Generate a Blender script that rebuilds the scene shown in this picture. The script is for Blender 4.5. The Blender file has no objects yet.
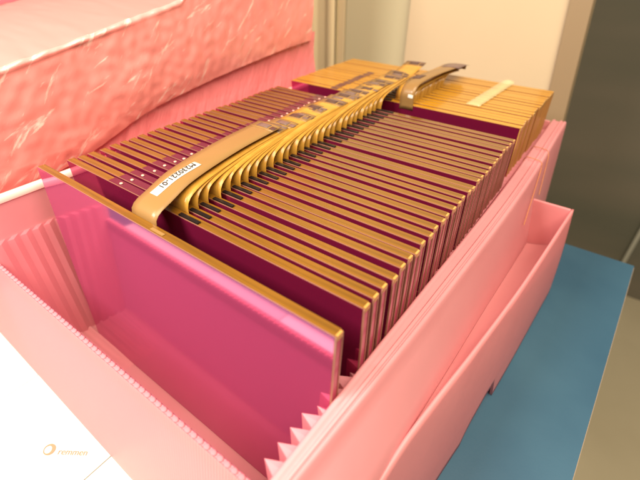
import bpy, bmesh, math, random
from mathutils import Vector, Matrix, noise
random.seed(7)
S = bpy.context.scene
COL = S.collection
R = math.radians
# ------------------------------------------------------------------ camera
cd = bpy.data.cameras.new("camera"); cam = bpy.data.objects.new("camera", cd); COL.objects.link(cam)
yaw, pitch = -0.632033, 0.631883
rt = Vector((math.cos(yaw), -math.sin(yaw), 0))
fw = Vector((math.sin(yaw)*math.cos(pitch), math.cos(yaw)*math.cos(pitch), -math.sin(pitch)))
up = rt.cross(fw)
M = Matrix((rt, up, -fw)).transposed().to_4x4(); M.translation = Vector((0.369407, -0.110769, 0.348419))
cam.matrix_world = M
cd.sensor_width = 36; cd.lens = 410.24/640*36
cd.clip_start = 0.01; cd.clip_end = 50
cd.dof.use_dof = True; cd.dof.focus_distance = 0.31; cd.dof.aperture_fstop = 6.5
S.camera = cam
# ------------------------------------------------------------------ light
w = bpy.data.worlds.new("World"); S.world = w; w.use_nodes = True
w.node_tree.nodes["Background"].inputs[0].default_value = (1.0, 0.86, 0.66, 1)
w.node_tree.nodes["Background"].inputs[1].default_value = 0.22
def area(name, loc, target, size, power, col, sizey=None):
    l = bpy.data.lights.new(name, 'AREA'); l.energy = power; l.color = col
    l.shape = 'RECTANGLE'; l.size = size; l.size_y = sizey or size
    o = bpy.data.objects.new(name, l); COL.objects.link(o); o.location = loc
    o.rotation_euler = (Vector(target)-Vector(loc)).to_track_quat('-Z', 'Y').to_euler()
    return o
area('desk_light', (0.0, -0.40, 0.68), (-0.03, -0.05, 0.03), 0.30, 11.5, (1.0, 0.89, 0.77))
area('ceiling_light', (0.70, -0.10, 1.35), (0.1, 0.1, 0.1), 1.0, 36, (1.0, 0.85, 0.64), 0.9)
S.view_settings.view_transform = 'Standard'; S.view_settings.look = 'None'
S.view_settings.exposure = 0.0; S.view_settings.gamma = 1
S.render.engine = 'CYCLES'
S.cycles.max_bounces = 8; S.cycles.transparent_max_bounces = 16

# ------------------------------------------------------------------ materials
def mat(name, col, rough=.5, metal=0, spec=.5, trans=0, ior=1.45, sheen=0, sss=0, alpha=1, coat=0):
    m = bpy.data.materials.new(name); m.use_nodes = True
    b = m.node_tree.nodes["Principled BSDF"]
    b.inputs['Base Color'].default_value = (*col, 1); b.inputs['Roughness'].default_value = rough
    b.inputs['Metallic'].default_value = metal; b.inputs['Specular IOR Level'].default_value = spec
    b.inputs['Transmission Weight'].default_value = trans; b.inputs['IOR'].default_value = ior
    b.inputs['Subsurface Weight'].default_value = sss
    if sss: b.inputs['Subsurface Radius'].default_value = (1, .5, .4); b.inputs['Subsurface Scale'].default_value = .004
    b.inputs['Alpha'].default_value = alpha
    b.inputs['Coat Weight'].default_value = coat
    return m
def nodes(m): return m.node_tree.nodes, m.node_tree.links, m.node_tree.nodes["Principled BSDF"]
def coords(m, scale=(1,1,1), rot=(0,0,0), kind='Object'):
    n, l, b = nodes(m)
    tc = n.new('ShaderNodeTexCoord'); mp = n.new('ShaderNodeMapping')
    mp.inputs['Scale'].default_value = scale
    m0 = n.new('ShaderNodeMapping'); m0.inputs['Rotation'].default_value = rot
    l.new(tc.outputs[kind], m0.inputs[0]); l.new(m0.outputs[0], mp.inputs[0]); return mp.outputs[0]
def vary(m, c1, c2, scale=10, sc=(1,1,1), rot=(0,0,0), detail=4, lo=.3, hi=.7, kind='Object'):
    n, l, b = nodes(m)
    no = n.new('ShaderNodeTexNoise'); no.inputs['Scale'].default_value = scale; no.inputs['Detail'].default_value = detail
    l.new(coords(m, sc, rot, kind), no.inputs['Vector'])
    cr = n.new('ShaderNodeValToRGB'); cr.color_ramp.elements[0].position = lo; cr.color_ramp.elements[1].position = hi
    cr.color_ramp.elements[0].color = (*c1, 1); cr.color_ramp.elements[1].color = (*c2, 1)
    l.new(no.outputs['Fac'], cr.inputs[0]); l.new(cr.outputs[0], b.inputs['Base Color']); return cr
def bump_noise(m, scale, strength, dist, sc=(1,1,1), rot=(0,0,0), detail=3):
    n, l, b = nodes(m)
    no = n.new('ShaderNodeTexNoise'); no.inputs['Scale'].default_value = scale; no.inputs['Detail'].default_value = detail
    l.new(coords(m, sc, rot), no.inputs['Vector'])
    bp = n.new('ShaderNodeBump'); bp.inputs['Strength'].default_value = strength; bp.inputs['Distance'].default_value = dist
    if b.inputs['Normal'].is_linked:
        l.new(b.inputs['Normal'].links[0].from_socket, bp.inputs['Normal'])
    l.new(no.outputs['Fac'], bp.inputs['Height']); l.new(bp.outputs[0], b.inputs['Normal'])
def bump_wave(m, axis, period, strength, dist):
    n, l, b = nodes(m)
    wv = n.new('ShaderNodeTexWave'); wv.wave_type = 'BANDS'; wv.bands_direction = axis
    wv.inputs['Scale'].default_value = 0.314159/period; wv.inputs['Distortion'].default_value = 0
    l.new(coords(m), wv.inputs['Vector'])
    bp = n.new('ShaderNodeBump'); bp.inputs['Strength'].default_value = strength; bp.inputs['Distance'].default_value = dist
    if b.inputs['Normal'].is_linked:
        l.new(b.inputs['Normal'].links[0].from_socket, bp.inputs['Normal'])
    l.new(wv.outputs['Fac'], bp.inputs['Height']); l.new(bp.outputs[0], b.inputs['Normal'])

def translucent(m, col, f):
    n, l, b = nodes(m)
    t_ = n.new('ShaderNodeBsdfTranslucent'); t_.inputs[0].default_value = (*col, 1)
    mx = n.new('ShaderNodeMixShader'); mx.inputs[0].default_value = f
    l.new(b.outputs[0], mx.inputs[1]); l.new(t_.outputs[0], mx.inputs[2]); l.new(mx.outputs[0], n['Material Output'].inputs[0])
PINK = (0.88, 0.38, 0.42)
m_tray = mat('pink_plastic', PINK, .42); vary(m_tray, (.85,.36,.39), (.90,.42,.45), 9, detail=6); bump_noise(m_tray, 60, .12, .002)
m_ribbed = mat('pink_ribbed_plastic', (.93,.47,.48), .38); bump_wave(m_ribbed, 'X', .0024, .35, .0006)
m_comb = mat('pink_comb_plastic', (.88,.38,.43), .3)
m_outer = mat('pink_box_plastic', (.83,.25,.225), .4); vary(m_outer, (.82,.33,.35), (.88,.38,.40), 7, detail=7); bump_noise(m_outer, 25, .2, .004)
for m_, f_ in ((m_tray,.35),(m_ribbed,.45),(m_comb,.5),(m_outer,.35)): translucent(m_, (.98,.60,.63), f_)
m_edge = mat('pale_pink_edge', (.95,.50,.44), .35)
m_amber = mat('amber_glass', (.42,.16,.018), .22, coat=.3)
vary(m_amber, (.125,.055,.006), (.22,.093,.010), 14, (1,30,1), detail=5); bump_noise(m_amber, 300, .08, .0005, (.2,1,1))
m_amber2 = mat('bright_amber_glass', (.62,.24,.02), .25, coat=.3); vary(m_amber2, (.42,.185,.007), (.55,.26,.013), 12, (1,25,1), detail=5)
# magenta coating: a tinted mirror over a dark dye
m_film = bpy.data.materials.new('magenta_film'); m_film.use_nodes = True
n, l, b = nodes(m_film)
b.inputs['Base Color'].default_value = (.60, .20, .40, 1); b.inputs['Metallic'].default_value = 1; b.inputs['Roughness'].default_value = .075
d = n.new('ShaderNodeBsdfDiffuse'); d.inputs[0].default_value = (.48, .09, .21, 1)
mx = n.new('ShaderNodeMixShader'); mx.inputs[0].default_value = .32
l.new(b.outputs[0], mx.inputs[1]); l.new(d.outputs[0], mx.inputs[2]); l.new(mx.outputs[0], n['Material Output'].inputs[0])
m_filmgap = m_film.copy(); m_filmgap.name = 'gap_shaded_film'  # copy for the rear panels, shade of the gaps painted into the tint
for q_ in m_filmgap.node_tree.nodes:
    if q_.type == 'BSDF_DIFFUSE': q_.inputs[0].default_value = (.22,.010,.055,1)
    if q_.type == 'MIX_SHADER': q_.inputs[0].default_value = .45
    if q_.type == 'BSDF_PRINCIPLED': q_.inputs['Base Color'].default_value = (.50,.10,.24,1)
m_side = mat('magenta_side_glass', (.42,.05,.12), .15, coat=.4)
m_rim = mat('pale_glass_edge', (.34,.15,.10), .2, coat=.3)
m_rimtop = mat('warm_glass_edge', (.50,.27,.07), .2, coat=.3)
m_cable = mat('amber_polyimide', (.72,.36,.055), .34, coat=.25); vary(m_cable, (.42,.20,.024), (.55,.29,.045), 20, (1,3,1)); bump_wave(m_cable, 'X', .0016, .1, .0002)
m_cable2 = mat('tan_polyimide', (.27,.150,.050), .38, coat=.12); bump_wave(m_cable2, 'X', .0016, .12, .0002)
m_pad = mat('brown_pad', (.085,.040,.036), .4)
m_pad2 = mat('grey_brown_pad', (.17,.105,.095), .35)
m_black = mat('black_resin', (.012,.008,.008), .3)
m_dot = mat('pale_adhesive', (.72,.38,.30), .3)
m_patch = mat('dark_magenta_window', (.09,.006,.026), .2, coat=.5)
m_label = mat('white_label', (.88,.84,.74), .5)
m_ink = mat('black_ink', (.02,.02,.02), .6)
m_blue = mat('blue_mat', (.05,.16,.22), .5); vary(m_blue, (.028,.085,.145), (.046,.122,.188), 6, detail=8); bump_noise(m_blue, 500, .12, .0005)
m_blueedge = mat('beige_edging', (.40,.30,.22), .6)
m_paper = mat('white_card', (.62,.61,.58), .6)
m_orange = mat('orange_print', (.58,.20,.12), .6)
m_band = mat('orange_rubber', (.58,.22,.08), .45)
m_wrap = mat('pink_film_wrap', (.90,.20,.165), .30)
vary(m_wrap, (.90,.27,.245), (.93,.37,.34), 5, (1,1,1.4), detail=7, lo=.35, hi=.72)
bump_noise(m_wrap, 7, .10, .012, (1,.8,1.6), (.6,0,0), 3); bump_noise(m_wrap, 120, .06, .0014, (1,2.6,.35), (.8,0,0), 6); bump_noise(m_wrap, 40, .045, .003, (1,3.2,.5), (.75,0,0), 3)
def glint_streaks(m, rot, sc, lo, hi, col):  # pale glints of the crinkled film, painted into its base colour
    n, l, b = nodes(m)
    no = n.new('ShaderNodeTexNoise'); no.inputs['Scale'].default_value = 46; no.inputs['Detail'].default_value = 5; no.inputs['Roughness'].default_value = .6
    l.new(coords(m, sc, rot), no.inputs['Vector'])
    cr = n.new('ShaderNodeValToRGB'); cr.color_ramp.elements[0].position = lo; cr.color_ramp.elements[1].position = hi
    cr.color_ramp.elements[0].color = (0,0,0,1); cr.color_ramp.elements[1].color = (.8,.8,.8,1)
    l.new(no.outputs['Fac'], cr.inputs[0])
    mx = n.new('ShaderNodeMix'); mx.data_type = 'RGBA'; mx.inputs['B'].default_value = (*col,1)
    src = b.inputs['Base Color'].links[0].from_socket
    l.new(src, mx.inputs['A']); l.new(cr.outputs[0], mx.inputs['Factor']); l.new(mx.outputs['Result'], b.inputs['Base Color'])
glint_streaks(m_wrap, (.75,0,0), (1,2.8,.45),   .60, .68, (.96,.66,.58))
glint_streaks(m_wrap, (1.15,0,0), (1,2.6,.5),   .62, .70, (.96,.70,.62))
nodes(m_wrap)[2].inputs['Coat Weight'].default_value = .5; nodes(m_wrap)[2].inputs['Coat Roughness'].default_value = .12
m_glint = mat('creased_clear_film', (.95,.62,.55), .15)
m_cream = mat('cream_paint', (.84,.70,.47), .6); vary(m_cream, (.62,.50,.33), (.68,.56,.38), 2)
m_pale = mat('pale_green_paint', (.66,.62,.42), .6)
m_post = mat('cream_post', (.78,.66,.42), .5)
m_strip = mat('beige_strip', (.34,.25,.15), .5)
m_dark = mat('dark_cabinet', (.075,.068,.048), .35); vary(m_dark, (.135,.135,.105), (.24,.20,.155), 1.5, (.4,1,2), detail=3)
m_floor = mat('beige_floor', (.40,.33,.20), .4); vary(m_floor, (.46,.40,.27), (.58,.51,.36), 2)
m_tape = mat('glare_tape', (.98,.90,.50), .14, coat=1, alpha=.32)  # pale yellow glare over the far block, painted as the strip's colour

# ------------------------------------------------------------------ helpers
def tag(o, label=None, cat=None, group=None, kind=None):
    for k, v in (('label', label), ('category', cat), ('group', group), ('kind', kind)):
        if v: o[k] = v
    return o
def empty(name, loc=(0,0,0), rot=(0,0,0)):
    o = bpy.data.objects.new(name, None); COL.objects.link(o); o.location = loc; o.rotation_euler = rot
    o.empty_display_size = .01; return o
def mesh(name, vs, fs, m, parent=None, smooth=False):
    me = bpy.data.meshes.new(name); me.from_pydata([tuple(v) for v in vs], [], fs); me.update()
    bm = bmesh.new(); bm.from_mesh(me); bmesh.ops.recalc_face_normals(bm, faces=bm.faces); bm.to_mesh(me); bm.free()
    me.materials.append(m)
    if smooth:
        for p in me.polygons: p.use_smooth = True
    o = bpy.data.objects.new(name, me); COL.objects.link(o)
    if parent: o.parent = parent
    return o
def boxvf(x0, y0, z0, x1, y1, z1, off=0):
    vs = [(x0,y0,z0),(x1,y0,z0),(x1,y1,z0),(x0,y1,z0),(x0,y0,z1),(x1,y0,z1),(x1,y1,z1),(x0,y1,z1)]
    fs = [(0,3,2,1),(4,5,6,7),(0,1,5,4),(1,2,6,5),(2,3,7,6),(3,0,4,7)]
    return vs, [tuple(i+off for i in f) for f in fs]
def boxes(name, bl, m, parent=None, bevel=0):
    V, F = [], []
    for b_ in bl:
        v, f = boxvf(*b_, off=len(V)); V += v; F += f
    o = mesh(name, V, F, m, parent)
    if bevel:
        md = o.modifiers.new('bevel', 'BEVEL'); md.width = bevel; md.segments = 2; md.limit_method = 'ANGLE'
    return o
def grid(name, rows, m, parent=None, thick=0, smooth=True):
    nr, nc = len(rows), len(rows[0]); V = [p for r_ in rows for p in r_]
    F = [(i*nc+j, i*nc+j+1, (i+1)*nc+j+1, (i+1)*nc+j) for i in range(nr-1) for j in range(nc-1)]
    o = mesh(name, V, F, m, parent, smooth)
    if thick:
        md = o.modifiers.new('thickness', 'SOLIDIFY'); md.thickness = thick; md.offset = 0
    return o
def lerp(pts, t):
    if t <= pts[0][0]: return pts[0][1]
    for (a, va), (b_, vb) in zip(pts, pts[1:]):
        if t <= b_: return va + (vb-va)*(t-a)/(b_-a)
    return pts[-1][1]
def smooth_pts(pts, t):
    # catmull-rom through (t, value)
    n_ = len(pts)
    if t <= pts[0][0]: return pts[0][1]
    if t >= pts[-1][0]: return pts[-1][1]
    for i in range(n_-1):
        if t <= pts[i+1][0]: break
    p1, p2 = pts[i], pts[i+1]; p0 = pts[max(i-1,0)]; p3 = pts[min(i+2,n_-1)]
    m1 = (p2[1]-p0[1])/max(p2[0]-p0[0],1e-9); m2 = (p3[1]-p1[1])/max(p3[0]-p1[0],1e-9)
    h = p2[0]-p1[0]; u = (t-p1[0])/h
    return ((2*u**3-3*u**2+1)*p1[1]+(u**3-2*u**2+u)*h*m1+(-2*u**3+3*u**2)*p2[1]+(u**3-u**2)*h*m2)

# ------------------------------------------------------------------ surroundings
tag(boxes('floor', [(-3,-2,-.80,4,4,-.75)], m_floor), kind='structure')
t = empty('work_table'); tag(t, 'work table with a dull blue mat top, under the pink plastic boxes', 'table')
tv = [(-.75,-.75),(.405,-.75),(.4600,.4775),(-.75,.4795)]
def slab(name, xy, z0, z1, m, par):
    k = len(xy); V = [(x,y,z0) for x,y in xy]+[(x,y,z1) for x,y in xy]
    F = [tuple(range(k)), tuple(range(k,2*k))]+[(i,(i+1)%k,(i+1)%k+k,i+k) for i in range(k)]
    return mesh(name, V, F, m, par)
slab('tabletop', [(x-.0012*(x>0), y-.0012*(y>0)) for x,y in tv], -.006, -.0025, m_blue, t)
slab('edging', tv, -.030, -.0062, m_blueedge, t)
for x, y in ((.34,.36),(.30,-.6),(-.65,.36),(-.65,-.6)):
    boxes('leg', [(x,y,-.75,x+.04,y+.04,-.030)], m_strip, t)
c = empty('wall_panel', (0,0,0)); tag(c, 'smooth cream painted partition panel, brightest one behind the glass panels', 'partition')
V = [(-.0135,.70,-.75),(.335,.70,-.75),(.2505,.70,.276),(.17,.70,.90),(-.015,.70,.90)]
k = len(V)
mesh('panel', V+[(x,y+.02,z) for x,y,z in V], [tuple(range(k)), tuple(range(k,2*k))]+[(i,(i+1)%k,(i+1)%k+k,i+k) for i in range(k)], m_cream, c)
V = [(.3365,.695,-.75),(.375,.695,-.75),(.2825,.695,.276),(.205,.695,.90),(.1715,.695,.90),(.2515,.695,.276)]
k = len(V)
mesh('edge_strip', V+[(x,y+.03,z) for x,y,z in V], [tuple(range(k)), tuple(range(k,2*k))]+[(i,(i+1)%k,(i+1)%k+k,i+k) for i in range(k)], m_strip, c)
c = empty('cabinet_door', (0,0,0)); tag(c, 'pale greenish cabinet door behind the panels, between the cream partition and the post', 'cabinet door')
boxes('panel', [(-.1655,.712,-.75,-.0165,.73,.9)], m_pale, c, .001)
boxes('door_gap', [(-.1675,.716,-.75,-.1660,.725,.9)], m_black, c)
boxes('side_panel', [(-.186,.712,-.75,-.168,.73,.9)], m_post, c, .001)
c = empty('door_post', (0,0,0)); tag(c, 'cream door post with rounded ribs beside the pink wrapped bundle', 'post')
V = []; 
prof = [(-.40,.70)]
for i in range(40):
    x = -.36+i*.0045; prof.append((x, .705-.006*max(0, math.sin((x+.262)*2*math.pi/.05))**.7 if -.262<x<-.19 else .705))
prof += [(-.1875,.705),(-.1875,.73),(-.40,.73)]
V = [(x,y,-.75) for x,y in prof]+[(x,y,.9) for x,y in prof]; k = len(prof)
mesh('post', V, [tuple(range(k)), tuple(range(k,2*k))]+[(i,(i+1)%k,(i+1)%k+k,i+k) for i in range(k)], m_post, c)
c = empty('storage_cabinet'); tag(c, 'tall dark grey green cabinet standing on the floor beyond the table', 'cabinet')
boxes('body', [(.02,1.50,-.75,1.9,1.9,1.3)], m_dark, c)
V, F = boxvf(-.006,-.02,-.745, .006,-.001,1.25)
o = mesh('door_trim', V, F, mat('light_metal_trim', (.42,.42,.36), .35), c); o.location = (.578,1.5,0)

# ------------------------------------------------------------------ wrapped bundle on the left
bd = empty('wrapped_bundle'); tag(bd, 'large bundle wrapped in crinkled glossy pink antistatic film beside the tray', 'wrapped bundle')
def zt(y): return lerp([(-.4,.222),(.02,.268),(.20,.299),(.27,.37),(.45,.46)], y)
def zb(y): return smooth_pts([(-.4,.080),(-.03,.160),(.06,.175),(.15,.200),(.35,.222),(.46,.226)], y)
def crin(p, a=.006):
    a *= .22 
    q = Vector(p)
    return a*noise.noise(q*14)+a*.55*noise.noise(Vector((q.x*20,q.y*55+q.z*30,q.z*22)))+.0012*noise.noise(q*120)
rows = []
NY = 150
for i in range(NY+1):
    y = -.052+i*(.482)/NY
    row = []
    for j in range(61):
        # go from lower lip up the face, over the top edge, across the top and down at the back
        if j <= 34:
            u = j/34; z = zb(y)+(zt(y)-zb(y)-.006)*u; x = -.037-.006*(1-u)**6; nx = (1,0,0)
        elif j <= 40:
            a = (j-34)/6*math.pi/2; x = -.042+.006*math.cos(a); z = zt(y)-.006+.006*math.sin(a); nx = (math.cos(a),0,math.sin(a))
        elif j <= 54:
            u = (j-40)/14; x = -.042-.235*u; z = zt(y)+.006*math.sin(math.pi*u); nx = (0,0,1)
        else:
            u = (j-54)/6; x = -.277-.012*u; z = zt(y)-.14*u; nx = (-1,0,0)
        dd = crin((x*.6,y,z), .007 if j<=34 else .004)
        row.append((x+nx[0]*dd, y, z+nx[2]*dd))
    rows.append(row)
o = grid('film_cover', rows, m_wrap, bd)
m_wraptop = mat('smooth_pink_film', (.80,.21,.19), .6, spec=.2); bump_noise(m_wraptop, 12, .15, .01)
o.data.materials.append(m_wraptop)
for i_, p_ in enumerate(o.data.polygons):
    if i_ % 60 >= 38: p_.material_index = 1
V = [p for p in rows[-1]]+[(-.15,.425,.15)]; k = len(rows[-1])
F = [(i,i+1,k) for i in range(k-1)]+[(k-1,0,k)]
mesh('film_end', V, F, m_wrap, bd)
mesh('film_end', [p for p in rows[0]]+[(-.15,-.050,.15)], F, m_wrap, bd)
rows = []
for i in range(101):
    y = -.050+i*.495/100; row = []
    for j in range(21):
        u = j/20; z = -.002+(zb(y)+.012)*u
        row.append((-.046-.004*math.sin(u*9)+crin((0,y,z),.006), y, z))
    rows.append(row)
m_under = mat('deep_pink_film', (.88,.26,.28), .3, coat=.5); bump_noise(m_under, 30, .4, .01, (1,2,.6), (.5,0,0), 4)
grid('lower_cover', rows, m_under, bd)
bx = empty('pink_carton'); tag(bx, 'deeper pink wrapped block showing above the bundle at the upper left corner', 'carton')
rows = []
for i in range(61):
    y = -.052+i*.502/60
    rows.append([(-.292+.004*noise.noise(Vector((y*9,j,0))), y, .02+ (.40)*j/14) for j in range(15)])
grid('cover', rows, mat('strong_pink_film', (.86,.15,.19), .3, coat=.4), bx, .02)

# ------------------------------------------------------------------ outer box
ob = empty('outer_box', (0,0,0)); tag(ob, 'low smooth pink plastic box with a notched bottom edge around the tray', 'plastic box')
ys = [-.075+i*.005 for i in range(87)]
def sheet_x(y, u):
    xb = smooth_pts([(-.10,.338),(.066,.354),(.17,.3655),(.34,.3765),(.36,.3775)], y)
    xt = smooth_pts([(-.10,.3318),(-.03,.3336),(.015,.3359),(.05,.3395),(.107,.3465),(.20,.356),(.355,.367)], y)
    return xb+(xt-xb)*u + .0012*math.sin(math.pi*u)
rows = []
for y in ys:
    z0 = -.002
    if .108 < y < .166: z0 = .023*min(1,(.168-y)/.003)*min(1,(y-.108)/.04)**.5
    topz = .1135-.0022*min(1,max(0,(.02-y)/.03))
    rows.append([(sheet_x(y,(z0+(topz-z0)*j/16)/.1135), y, z0+(topz-z0)*j/16) for j in range(17)])
o = grid('side_wall', rows, m_outer, ob, .0022)
boxes('back_wall', [(.3255,.3515,0,.3655,.3550,.1135)], m_outer, ob, .0008)
otx = [(-.06,.3100),(.1,.3185),(.3,.3225),(.52,.3190)]
crx = [(-.08,.3338),(.03,.3350),(.17,.3358),(.34,.3360),(.40,.3335),(.52,.3285)]
crz = [(-.08,.1138),(.02,.1115),(.08,.104),(.17,.093),(.26,.078),(.34,.062),(.52,.030)]
gr = []
for i in range(41):
    y = -.075+.426*i/40; xi_ = smooth_pts(crx,y)+.0003; zi = smooth_pts(crz,y)-.003; zo = min(.1110, zi+.014)
    xo_ = sheet_x(y,zo/.1135)-.0009
    gr.append([(xi_+(xo_-xi_)*q/6, y, zi+(zo-zi)*q/6-.002*math.sin(math.pi*q/6)) for q in range(7)])
grid('gusset', gr, m_outer, ob)
# ------------------------------------------------------------------ tray
tr = empty('tray'); tag(tr, 'pink plastic tray with toothed sides that holds the upright glass panels', 'tray')
Y0, Y1 = -.0570, .5150
o = boxes('base', [(-.019,Y0,.0,.322,Y1,.0035)], m_tray, tr)
rows = []
yy = Y0+.004
while yy < .03:
    rows += [(yy-.0025,.0037),(yy-.0012,.0058),(yy+.0012,.0060),(yy+.0026,.0037)]; yy += .0101
grid('base_ridges', [[(x,y_,.0036+(z_-.0036)*f_) for x,f_ in ((-.016,1),(.02,1),(.04,.8),(.055,.3),(.065,.02))] for y_,z_ in rows], m_tray, tr)
inx = [(-.06,.2995),(.1,.3025),(.3,.3040),(.52,.3015)]
otx = [(-.06,.3100),(.1,.3185),(.3,.3225),(.52,.3190)]
crx = [(-.08,.3338),(.03,.3350),(.17,.3358),(.34,.3360),(.40,.3335),(.52,.3285)]
crz = [(-.08,.1138),(.02,.1115),(.08,.104),(.17,.093),(.26,.078),(.34,.062),(.52,.030)]
rows = []
NS = 90
for i in range(NS+1):
    y = Y0-.002+(Y1-Y0+.003)*i/NS
    a = smooth_pts(inx, y); b_ = smooth_pts(otx, y); wdt = b_-a
    wb = min(1,max(0,(.13-y)/.13)); wb = wb*wb*(3-2*wb)
    zz = .1515+.0012*math.sin(y*17)
    P = [(a+.0005,.001),(a,.08),(a,zz-.0018),(a+.0010,zz-.0003),(a+.0022,zz),(a+.0035,zz-.0004),(a+.0044,zz-.0016),
         (a+wdt*.50,zz-.0017),(a+wdt*.54,zz-.0006),(a+wdt*.58,zz+.0004),(a+wdt*.70,zz),(a+wdt*.73,zz-.0012),(a+wdt*.77,zz-.0014),(a+wdt*.80,zz-.0005),(a+wdt*.84,zz),(b_-.0012,zz-.0002),(b_,zz-.0015),(b_+.0006,zz-.006),
*[(b_+.0006+(smooth_pts(crx,y)-b_-.0006)*q_/5, zz-.006+(smooth_pts(crz,y)-zz+.006)*q_/5+.0012*math.sin(math.pi*q_/5)) for q_ in range(1,6)],(smooth_pts(crx,y)+.0004,.045*smooth_pts(crz,y)/.1),(smooth_pts(crx,y)+.0008,.001)]
    rows.append([(x,y,z) for x,z in P])
o = grid('right_wall', rows, m_tray, tr)
md = o.modifiers.new('es','EDGE_SPLIT'); md.split_angle = R(50)
for r_, nm in ((rows[0],0),(rows[-1],1)):
    mesh('wall_end', r_, [tuple(range(len(r_)))], m_tray, tr)
# left wall
rows = []
for i in range(NS+1):
    y = Y0+(Y1-Y0)*i/NS
    P = [(-.0172,.003),(-.0176,.10),(-.0172,.1742),(-.0180,.1760),(-.0222,.1763),(-.0240,.1750),(-.0255,.10),(-.026,.003)]
    rows.append([(x,y,z) for x,z in P])
grid('left_wall', rows, m_tray, tr, smooth=False)
grid('left_rim', [[(x,y,z) for x,z in ((-.0165,.1718),(-.0165,.1766),(-.0180,.1774),(-.0225,.1774),(-.0245,.1764),(-.0245,.1735))] for y in [Y0+(Y1-Y0)*i/20 for i in range(21)]], m_edge, tr)
# front wall: inner skin, ribbed outer skin, scalloped open edge between
zf = .1235
def fo(u): return -.0565-.0165*u   # outward lean towards the bottom
rows = [[(x, fo(u)-(.003*(x>.0))*0 - (.0075*(x+.12)/.42)*u*.9, zf*(1-u)) for u in [k/10 for k in range(11)]] for x in [-.34+.0025*i for i in range(265)]]
grid('front_wall', rows, m_ribbed, tr)
m_lining = mat('shaded_lining_plastic', (.66,.27,.40), .5); translucent(m_lining, (.80,.42,.58), .3)  # inner skin lies in shade; that shade is painted in as darker mauve
grid('front_lining', [[(x,-.0528,z) for z in (.003,.06,zf-.001)] for x in [-.018+.0040*i for i in range(81)]], m_lining, tr)
V, F = [], []
x = -.30
while x < .300:
    # each flute end: a small barrel lying along z, its round cap standing a little proud of the skins
    n0 = len(V); K = 9
    for i_, (rr, zz) in enumerate(((.0023,zf-.010),(.0023,zf-.0008),(.0020,zf-.0003),(.0010,zf-.0001))):
        for a in range(K):
            th = 2*math.pi*a/K
            V.append((x+rr*1.0*math.cos(th), -.0547+.0019/.0024*rr*math.sin(th), zz))
    for i_ in range(3):
        for a in range(K):
            F.append((n0+i_*K+a, n0+i_*K+(a+1)%K, n0+(i_+1)*K+(a+1)%K, n0+(i_+1)*K+a))
    F.append(tuple(n0+3*K+a for a in range(K)))
    x += .0054
m_flute = mat('fluted_pink_edge', (.60,.19,.22), .6, spec=.1)
mesh('fluted_edge', V, F, m_flute, tr, True)
boxes('edge_web', [(-.30,-.0562,zf-.012,.2985,-.0532,zf-.0012)], m_flute, tr)
boxes('back_wall', [(-.017,Y1-.004,.003,.300,Y1,.150)], m_tray, tr, .0008)
# toothed side combs
def comb(name, xv, xt, par):
    V, F = [], []; ytip = -.0455; k = 0
    seq = [(xv, -.0515)]
    while ytip < .50:
        seq += [(xt, ytip), (xv, ytip+.0050)]; ytip += .01010
    zs = [.0035, .07, .1385]
    for (x, y) in seq:
        for q, z in enumerate(zs): V.append((x, y, z))
        V.append((xv+(.0002 if xt>xv else -.0002), y, .1415))      # sloped cap back to the wall
    for i in range(len(seq)-1):
        for q in range(3):
            F.append((i*4+q, (i+1)*4+q, (i+1)*4+q+1, i*4+q+1))
    return mesh(name, V, F, m_comb, par)
o = comb('right_comb', .3008, .2870, tr)
o = comb('left_comb', -.0165, -.0153, tr)

# ------------------------------------------------------------------ paper at the lower left
bxp = empty('white_carton'); tag(bxp, 'white carton with a small faint orange logo, beside the tray at the table front', 'carton')
boxes('flap', [(-.20,-.175,-.002,-.004,-.0700,.0000),(-.003,-.175,-.002,.1275,-.0700,.0004)], m_paper, bxp, .0004)
boxes('side_flap', [(.1285,-.175,-.002,.30,-.0700,.0002)], mat('cream_card', (.86,.84,.74), .6), bxp, .0004)
def text_mesh(name, s, size, m, par, mp, align='LEFT', bold=0):
    cu = bpy.data.curves.new('t','FONT'); cu.body = s; cu.size = size; cu.align_x = align; cu.extrude = 0; cu.resolution_u = 3
    to = bpy.data.objects.new('t', cu); COL.objects.link(to)
    bpy.context.view_layer.update()
    me = bpy.data.meshes.new_from_object(to.evaluated_get(bpy.context.evaluated_depsgraph_get()))
    bpy.data.objects.remove(to)
    V = [mp(v.co.x, v.co.y) for v in me.vertices]; F = [tuple(p.vertices) for p in me.polygons]
    bpy.data.meshes.remove(me)
    if bold:
        n_ = len(V); F0 = list(F); V0 = list(V)
        for q, (dx, dy) in enumerate(((bold,0),(-bold,0),(0,bold),(0,-bold))):
            V += [(p[0]+dx, p[1]+dy, p[2]+.00001*(q+1)) for p in V0]
            F += [tuple(i+n_*(q+1) for i in f) for f in F0]
    return mesh(name, V, F, m, par)
def pm(cx, cy, a):
    return lambda x, y: (cx+x*math.cos(a)-y*math.sin(a), cy+x*math.sin(a)+y*math.cos(a), .0010)
lg = text_mesh('logo_text', 'remmen', .0075, m_orange, bxp, pm(.0905,-.1030,R(34)))
K = 28; V = []; F = []
for i in range(K):
    th = 2*math.pi*i/K
    for rr in (.0052, .0052-.0026*(.5+.5*math.cos(th-.8))-.0006):
        V.append((.0815+rr*1.0*math.cos(th), -.1045+rr*.9*math.sin(th), .0010))
F = [(2*i,2*i+1,2*((i+1)%K)+1,2*((i+1)%K)) for i in range(K)]
mesh('logo_ring', V, F, m_orange, bxp)

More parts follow.
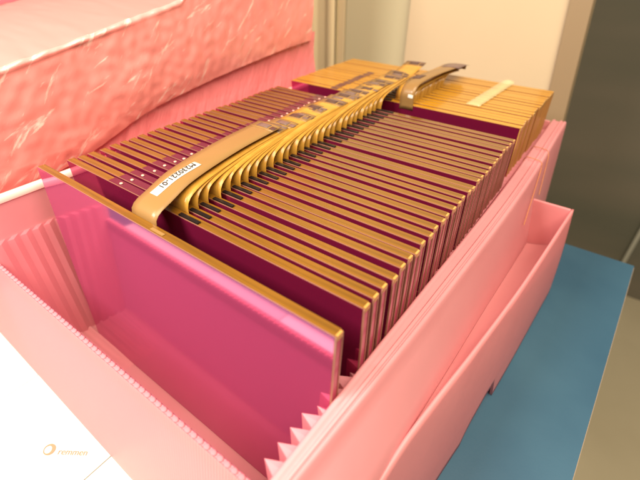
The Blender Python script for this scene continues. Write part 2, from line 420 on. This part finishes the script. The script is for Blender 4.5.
# ------------------------------------------------------------------ glass panels
W, H, T = .300, .1946, .0068
def make_panel():
    r = empty('glass_panel')
    boxes('glass_body', [(.0004,.0006,0,W-.0012,T-.0004,H)], m_amber, r)
    boxes('front_film', [(.0002,.0,0.0002,W-.0010,.00055,H-.0006)], m_film, r)
    boxes('side_edge', [(W-.0011,.0011,.0,W-.0005,T-.0012,H-.0035)], m_side, r)
    boxes('glass_rim', [(W-.0012,.0002,.0,W,.0010,H-.0012),(W-.0012,T-.0011,.0,W,T-.0003,H-.0012),(.0004,.0001,H-.0005,W-.0002,.0004,H+.0001)], m_rim, r)
    boxes('corner_cap', [(W-.0012,.0011,H-.0034,W+.0001,T-.0012,H+.0001)], m_rimtop, r)
    return r
proto = make_panel()
def copy_tree(o, parent=None):
    c_ = o.copy(); COL.objects.link(c_)
    if parent: c_.parent = parent
    for ch in list(o.children): copy_tree(ch, c_)
    return c_

def ribbon(par, rnd, path, wd, cx, drift, m, n=34, tipcurl=0, sx=1.0):
    """flat cable along path [(s, dy, dz)]; returns object and a surface mapping"""
    L = path[-1][0]
    py = [(a, b_) for a, b_, c_ in path]; pz = [(a, c_) for a, b_, c_ in path]
    dd = [(0,0),(L*.12,drift*.04),(L*.35,drift*.42),(L*.7,drift*.85),(L,drift)]
    tw = rnd.uniform(-.0010,.0010)
    def at(s, c_):
        bow = .0006*math.cos(c_/wd*math.pi)
        return (cx+smooth_pts(dd,s)+c_, smooth_pts(py,s)+c_*(-.10)*0, smooth_pts(pz,s)+bow+tw*c_/wd*min(1,s/.04))
    rows = [[at(L*i/n, -wd/2+wd*j/4) for j in range(5)] for i in range(n+1)]
    o_ = grid('flat_cable', rows, m, par, .00022)
    return o_, at, L
def patch(name, at, s0, s1, c0, c1, lift, m, par, n=6, skew=0):
    rows = []
    for i in range(n+1):
        s = s0+(s1-s0)*i/n; k_ = skew*(i/n)
        rows.append([(p[0],p[1],p[2]+lift) for p in [at(s, c0+k_+(c1-c0)*j/3) for j in range(4)]])
    return grid(name, rows, m, par, .00015)

ORD = ['first','second','third','fourth','fifth','sixth','seventh','eighth','ninth','tenth','eleventh','twelfth','thirteenth','fourteenth','fifteenth','sixteenth','seventeenth','eighteenth','nineteenth','twentieth','twenty-first','twenty-second','twenty-third','twenty-fourth','twenty-fifth','twenty-sixth','twenty-seventh','twenty-eighth','twenty-ninth','thirtieth']
ys1 = [0.0]+[.0226+.01003*k for k in range(28)]
rg = random.Random(11)
panels = [proto]+[copy_tree(proto) for k in range(28+16)]
gap_film_mesh = [c_ for c_ in proto.children if c_.name.startswith('front_film')][0].data.copy(); gap_film_mesh.materials[0] = m_filmgap
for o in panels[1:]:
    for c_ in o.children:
        if c_.name.startswith('front_film'): c_.data = gap_film_mesh
for k, y in enumerate(ys1):
    o = panels[k]
    if k == 0:
        o.location = (0,-.0115,0.0040); o.rotation_euler = (R(-3.35),0,R(-.6))
        y0 = .0
    else:
        o.location = (rg.uniform(-.0007,.0007), y+rg.uniform(-.0004,.0004), .0036-.0036+rg.uniform(-.0005,.0006))
        o.rotation_euler = (R(rg.uniform(-.28,.28)),R(rg.uniform(-.12,.12)),R(rg.uniform(-.16,.16))); o.scale = (1,rg.uniform(.92,1.03),1)
    if k == 0: lab = 'frontmost magenta glass panel, standing apart nearest the tray front, its cable labelled M230221-01'
    elif k == len(ys1)-1: lab = 'last magenta glass panel at the back of the large near block, before the gap'
    else: lab = '%s glass panel from the front in the large near block, amber top edge' % ORD[k]
    tag(o, lab, 'glass panel', 'upright glass panels of the large near block')
    # cable rising from behind the top edge and lying back over the following panels
    ln = .128+rg.uniform(-.004,.004)
    zl = -.0004*0
    yb = T+.0004
    e = rg.uniform(-.0005,.0005)
    if k == 0: ln = .146
    path = [(0,yb,H-.010),(.010,yb-.0006,H+.0005),(.016,yb+.0004,H+.0058),(.0225,yb+.0045,H+.0100+e),(.033,yb+.014,H+.0124+e*.3),(.055,yb+.036,H+.0138),(.095,yb+.076,H+.0150),(ln+.019,yb+ln,H+.0163+rg.uniform(-.0001,.0001))]
    if k == 0: path = [(a_,b_,H+(c_-H)*(.66+.34*min(1,max(0,(b_-.018)/.03)))) for a_,b_,c_ in path]
    if k == 0: path = [(a_,b_,c_+max(0,b_-.004)*.060) for a_,b_,c_ in path]
    if k == len(ys1)-1: path[-1] = (ln+.019,yb+ln,H+.0235)
    mm = m_cable2 if k == 0 else m_cable
    cx = .1390 if k == 0 else .1395+rg.uniform(-.0006,.0006)
    cab, at, L = ribbon(o, rg, path,   .0275 if k==0 else .0275, cx, -.020+.012*(k/29)+rg.uniform(-.002,.002), mm)
    if k == 0: cab['label'] = 'tan flat cable with a white serial label'
    x0 = rg.uniform(-.010,-.006)
    patch('stiffener', at, L-.0135, L, -.0137, .0137, .00025, m_cable2, cab)
    patch('contact_pad', at, L-.0105, L-.0035, x0, x0+.013, .00050, m_pad if k%3 else m_pad2, cab)
    patch('contact_pad', at, L-.0100+rg.uniform(-.001,.001), L-.0050, x0+.0150, x0+.0208, .00050, m_pad2 if k%2 else m_pad, cab)
    if k % 3 == 1: patch('contact_strip', at, L-.0030, L-.0004, -.0130, .0130, .00050, m_pad2, cab)
    # black connector tab, dark window and adhesive dot on the top edge
    if k: boxes('connector_tab', [(.1505,.0004,H+.0003,  .1700+rg.uniform(-.001,.001),.0034,H+.0013)], m_black, o)
    else: boxes('connector_tab', [(.153,.0012,H+.0001,.166,.0036,H+.0005)], m_cable2, o)
    if k:
        boxes('dark_window', [(.0640,.0004,H-.0008,.1060,T-.0002,H+.00035)], m_patch, o)
        me = bpy.data.meshes.new('adhesive_dot'); bm = bmesh.new()
        bmesh.ops.create_icosphere(bm, subdivisions=2, radius=1); bm.to_mesh(me); bm.free(); me.materials.append(m_dot)
        for p_ in me.polygons: p_.use_smooth = True
        dt = bpy.data.objects.new('adhesive_dot', me); COL.objects.link(dt); dt.parent = o
        dt.scale = (.0015,.0014,.0008); dt.location = (.0785+rg.uniform(-.0006,.0006),.0030,H+.0008)
    if k == 0:
        # white serial label on the near left half of the cable
        s0, s1 = .0325, .0750
        lb = patch('serial_label', at, s0, s1, -.0080, .0002, .0004, m_label, cab, 12, .0045)
        def mp(x, y):
            u = x/.0425
            s = s1-.003-(s1-s0-.005)*u
            c_ = -.0066+.0045*(s-s0)/(s1-s0) + y
            p = at(s, c_); return (p[0], p[1], p[2]+.0011)
        text_mesh('serial_text', 'M230221-01', .0074, m_ink, lb, mp, bold=.00016)

# the far block
y20 = .3325
far_body = [c_ for c_ in panels[0].children if c_.name.startswith('glass_body')][0].data.copy(); far_body.materials[0] = m_amber2
far_rim = [c_ for c_ in panels[0].children if c_.name.startswith('glass_rim')][0].data.copy(); far_rim.materials[0] = m_rimtop
for k in range(16):
    y = y20+.00985*k
    o = panels[29+k]
    for ch in o.children:
        if ch.name.startswith('glass_body'):
            ch.data = far_body
        if ch.name.startswith('glass_rim'): ch.data = far_rim
    o.location = (-.004+rg.uniform(-.0007,.0007), y+rg.uniform(-.0003,.0003), rg.uniform(-.0004,.0005)); o.rotation_euler = (0,0,0)
    if k == 0: lab = 'foremost glass panel of the small far block, its magenta face showing across the gap'
    elif k == 15: lab = 'rearmost glass panel of the small far block, nearest the cream partition'
    else: lab = '%s glass panel from the front in the small far block, bright orange top edge' % ORD[k]
    tag(o, lab, 'glass panel', 'upright glass panels of the small far block')
    o.scale = (1,1.22,1)
    if k > 9: continue
    yb = T*.3; end = .138-.00985*k
    e = rg.uniform(-.0005,.0005)
    if k == 0:
        path = [(0,-.0003,H-.006),(.010,-.0008,H+.004),(.018,-.0012,H+.012),(.026,.003,H+.0190),(.038,.014,H+.0222),(.075,.050,H+.0220),(.115,.090,H+.0190),(.142,.117,H+.0175),(.152,.127,H+.0140),(.156,.124,H+.0100)]
    else:
        L_ = max(.02,end-.022)
        path = [(0,yb,H-.006),(.010,yb,H+.003),(.017,yb+.002,H+.009+e),(.026,yb+.010,H+.0140+e),(.026+L_,yb+.010+L_,H+.0130-.001*k*.3)]
    cab, at, L = ribbon(o, rg, path,   .0170 if k==0 else .0265, .1725 if k==0 else .1650, .003 if k==0 else .002, m_cable2 if k==0 else m_cable)
    if k == 0:
        cab['label'] = 'tan flat cable arched up with a small white label'
        lb = patch('serial_label', at, .013, .030, .001, .0072, -.0005, m_label, cab, 8)
        patch('contact_pad', at, .118, .150, -.013, .013, .0004, m_pad2, cab)
        patch('contact_pad', at, .045, .060, -.012, .0, .0004, m_pad, cab)
    boxes('connector_tab', [(.1370,.0004,H+.0003,.1520,.0030,H+.0013)], m_black, o)
    boxes('dark_window', [(.0640,.0004,H-.0008,.0740,T-.0002,H+.00035)], m_patch, o)

# ------------------------------------------------------------------ tape and rubber bands
tp = [[( .2245+.0165*j/4+.006*i/24+.0006*noise.noise(Vector((i*.7,j,0))), .372+.119*i/24, H+.0010+.0009*abs(math.sin(i*1.27))+(.0028*i/24)*math.sin(math.pi*j/4)) for j in range(5)] for i in range(25)]
o = grid('tape_strip', tp, m_tape, None, .0002); tag(o, 'clear tape strip with glare put into its colour, across the orange tops of the far block', 'tape')
def band(name, y0, y1, zlow, label):
    P = []
    def xo(y): return smooth_pts(otx, y)
    def xi(y): return smooth_pts(inx, y)
    a = y0
    P = [(xi(a)-.0005,a,.120),(xi(a)-.0007,a,.150),(xi(a)+.001,a,.1533),(xi(a)+.010,a-.001,.1535),(xo(a)-.002,a-.002,.1530),(xo(a)+.0004,a-.0025,.1505)]
    for i in range(1,13):
        u = i/12; z = .150-(.150-zlow)*u; yy = a-.0025+(y1-a)*u
        f_ = min(1,(.150-z)/(.150-smooth_pts(crz,yy))); P.append((xo(yy)+.0012+(smooth_pts(crx,yy)-xo(yy))*f_+.0012*math.sin(math.pi*f_), yy, z))
    V, F = [], []
    r_ = .00042
    for i, p in enumerate(P):
        d_ = (Vector(P[min(i+1,len(P)-1)])-Vector(P[max(i-1,0)])).normalized()
        s_ = d_.orthogonal().normalized(); q = d_.cross(s_)
        for a_ in range(6):
            th = a_*math.pi/3; V.append(Vector(p)+r_*(math.cos(th)*s_+math.sin(th)*q))
        if i: F += [((i-1)*6+a_, (i-1)*6+(a_+1)%6, i*6+(a_+1)%6, i*6+a_) for a_ in range(6)]
    o_ = mesh(name, V, F, m_band, None, True)
    return tag(o_, label, 'rubber band', 'thin orange bands over the tray wall')
band('rubber_band', .367,     .300, .110, 'thin orange rubber band over the tray wall, the one nearer the viewer')
band('rubber_band', .402,     .372, .112, 'thin orange rubber band over the tray wall, the one nearer the far end')
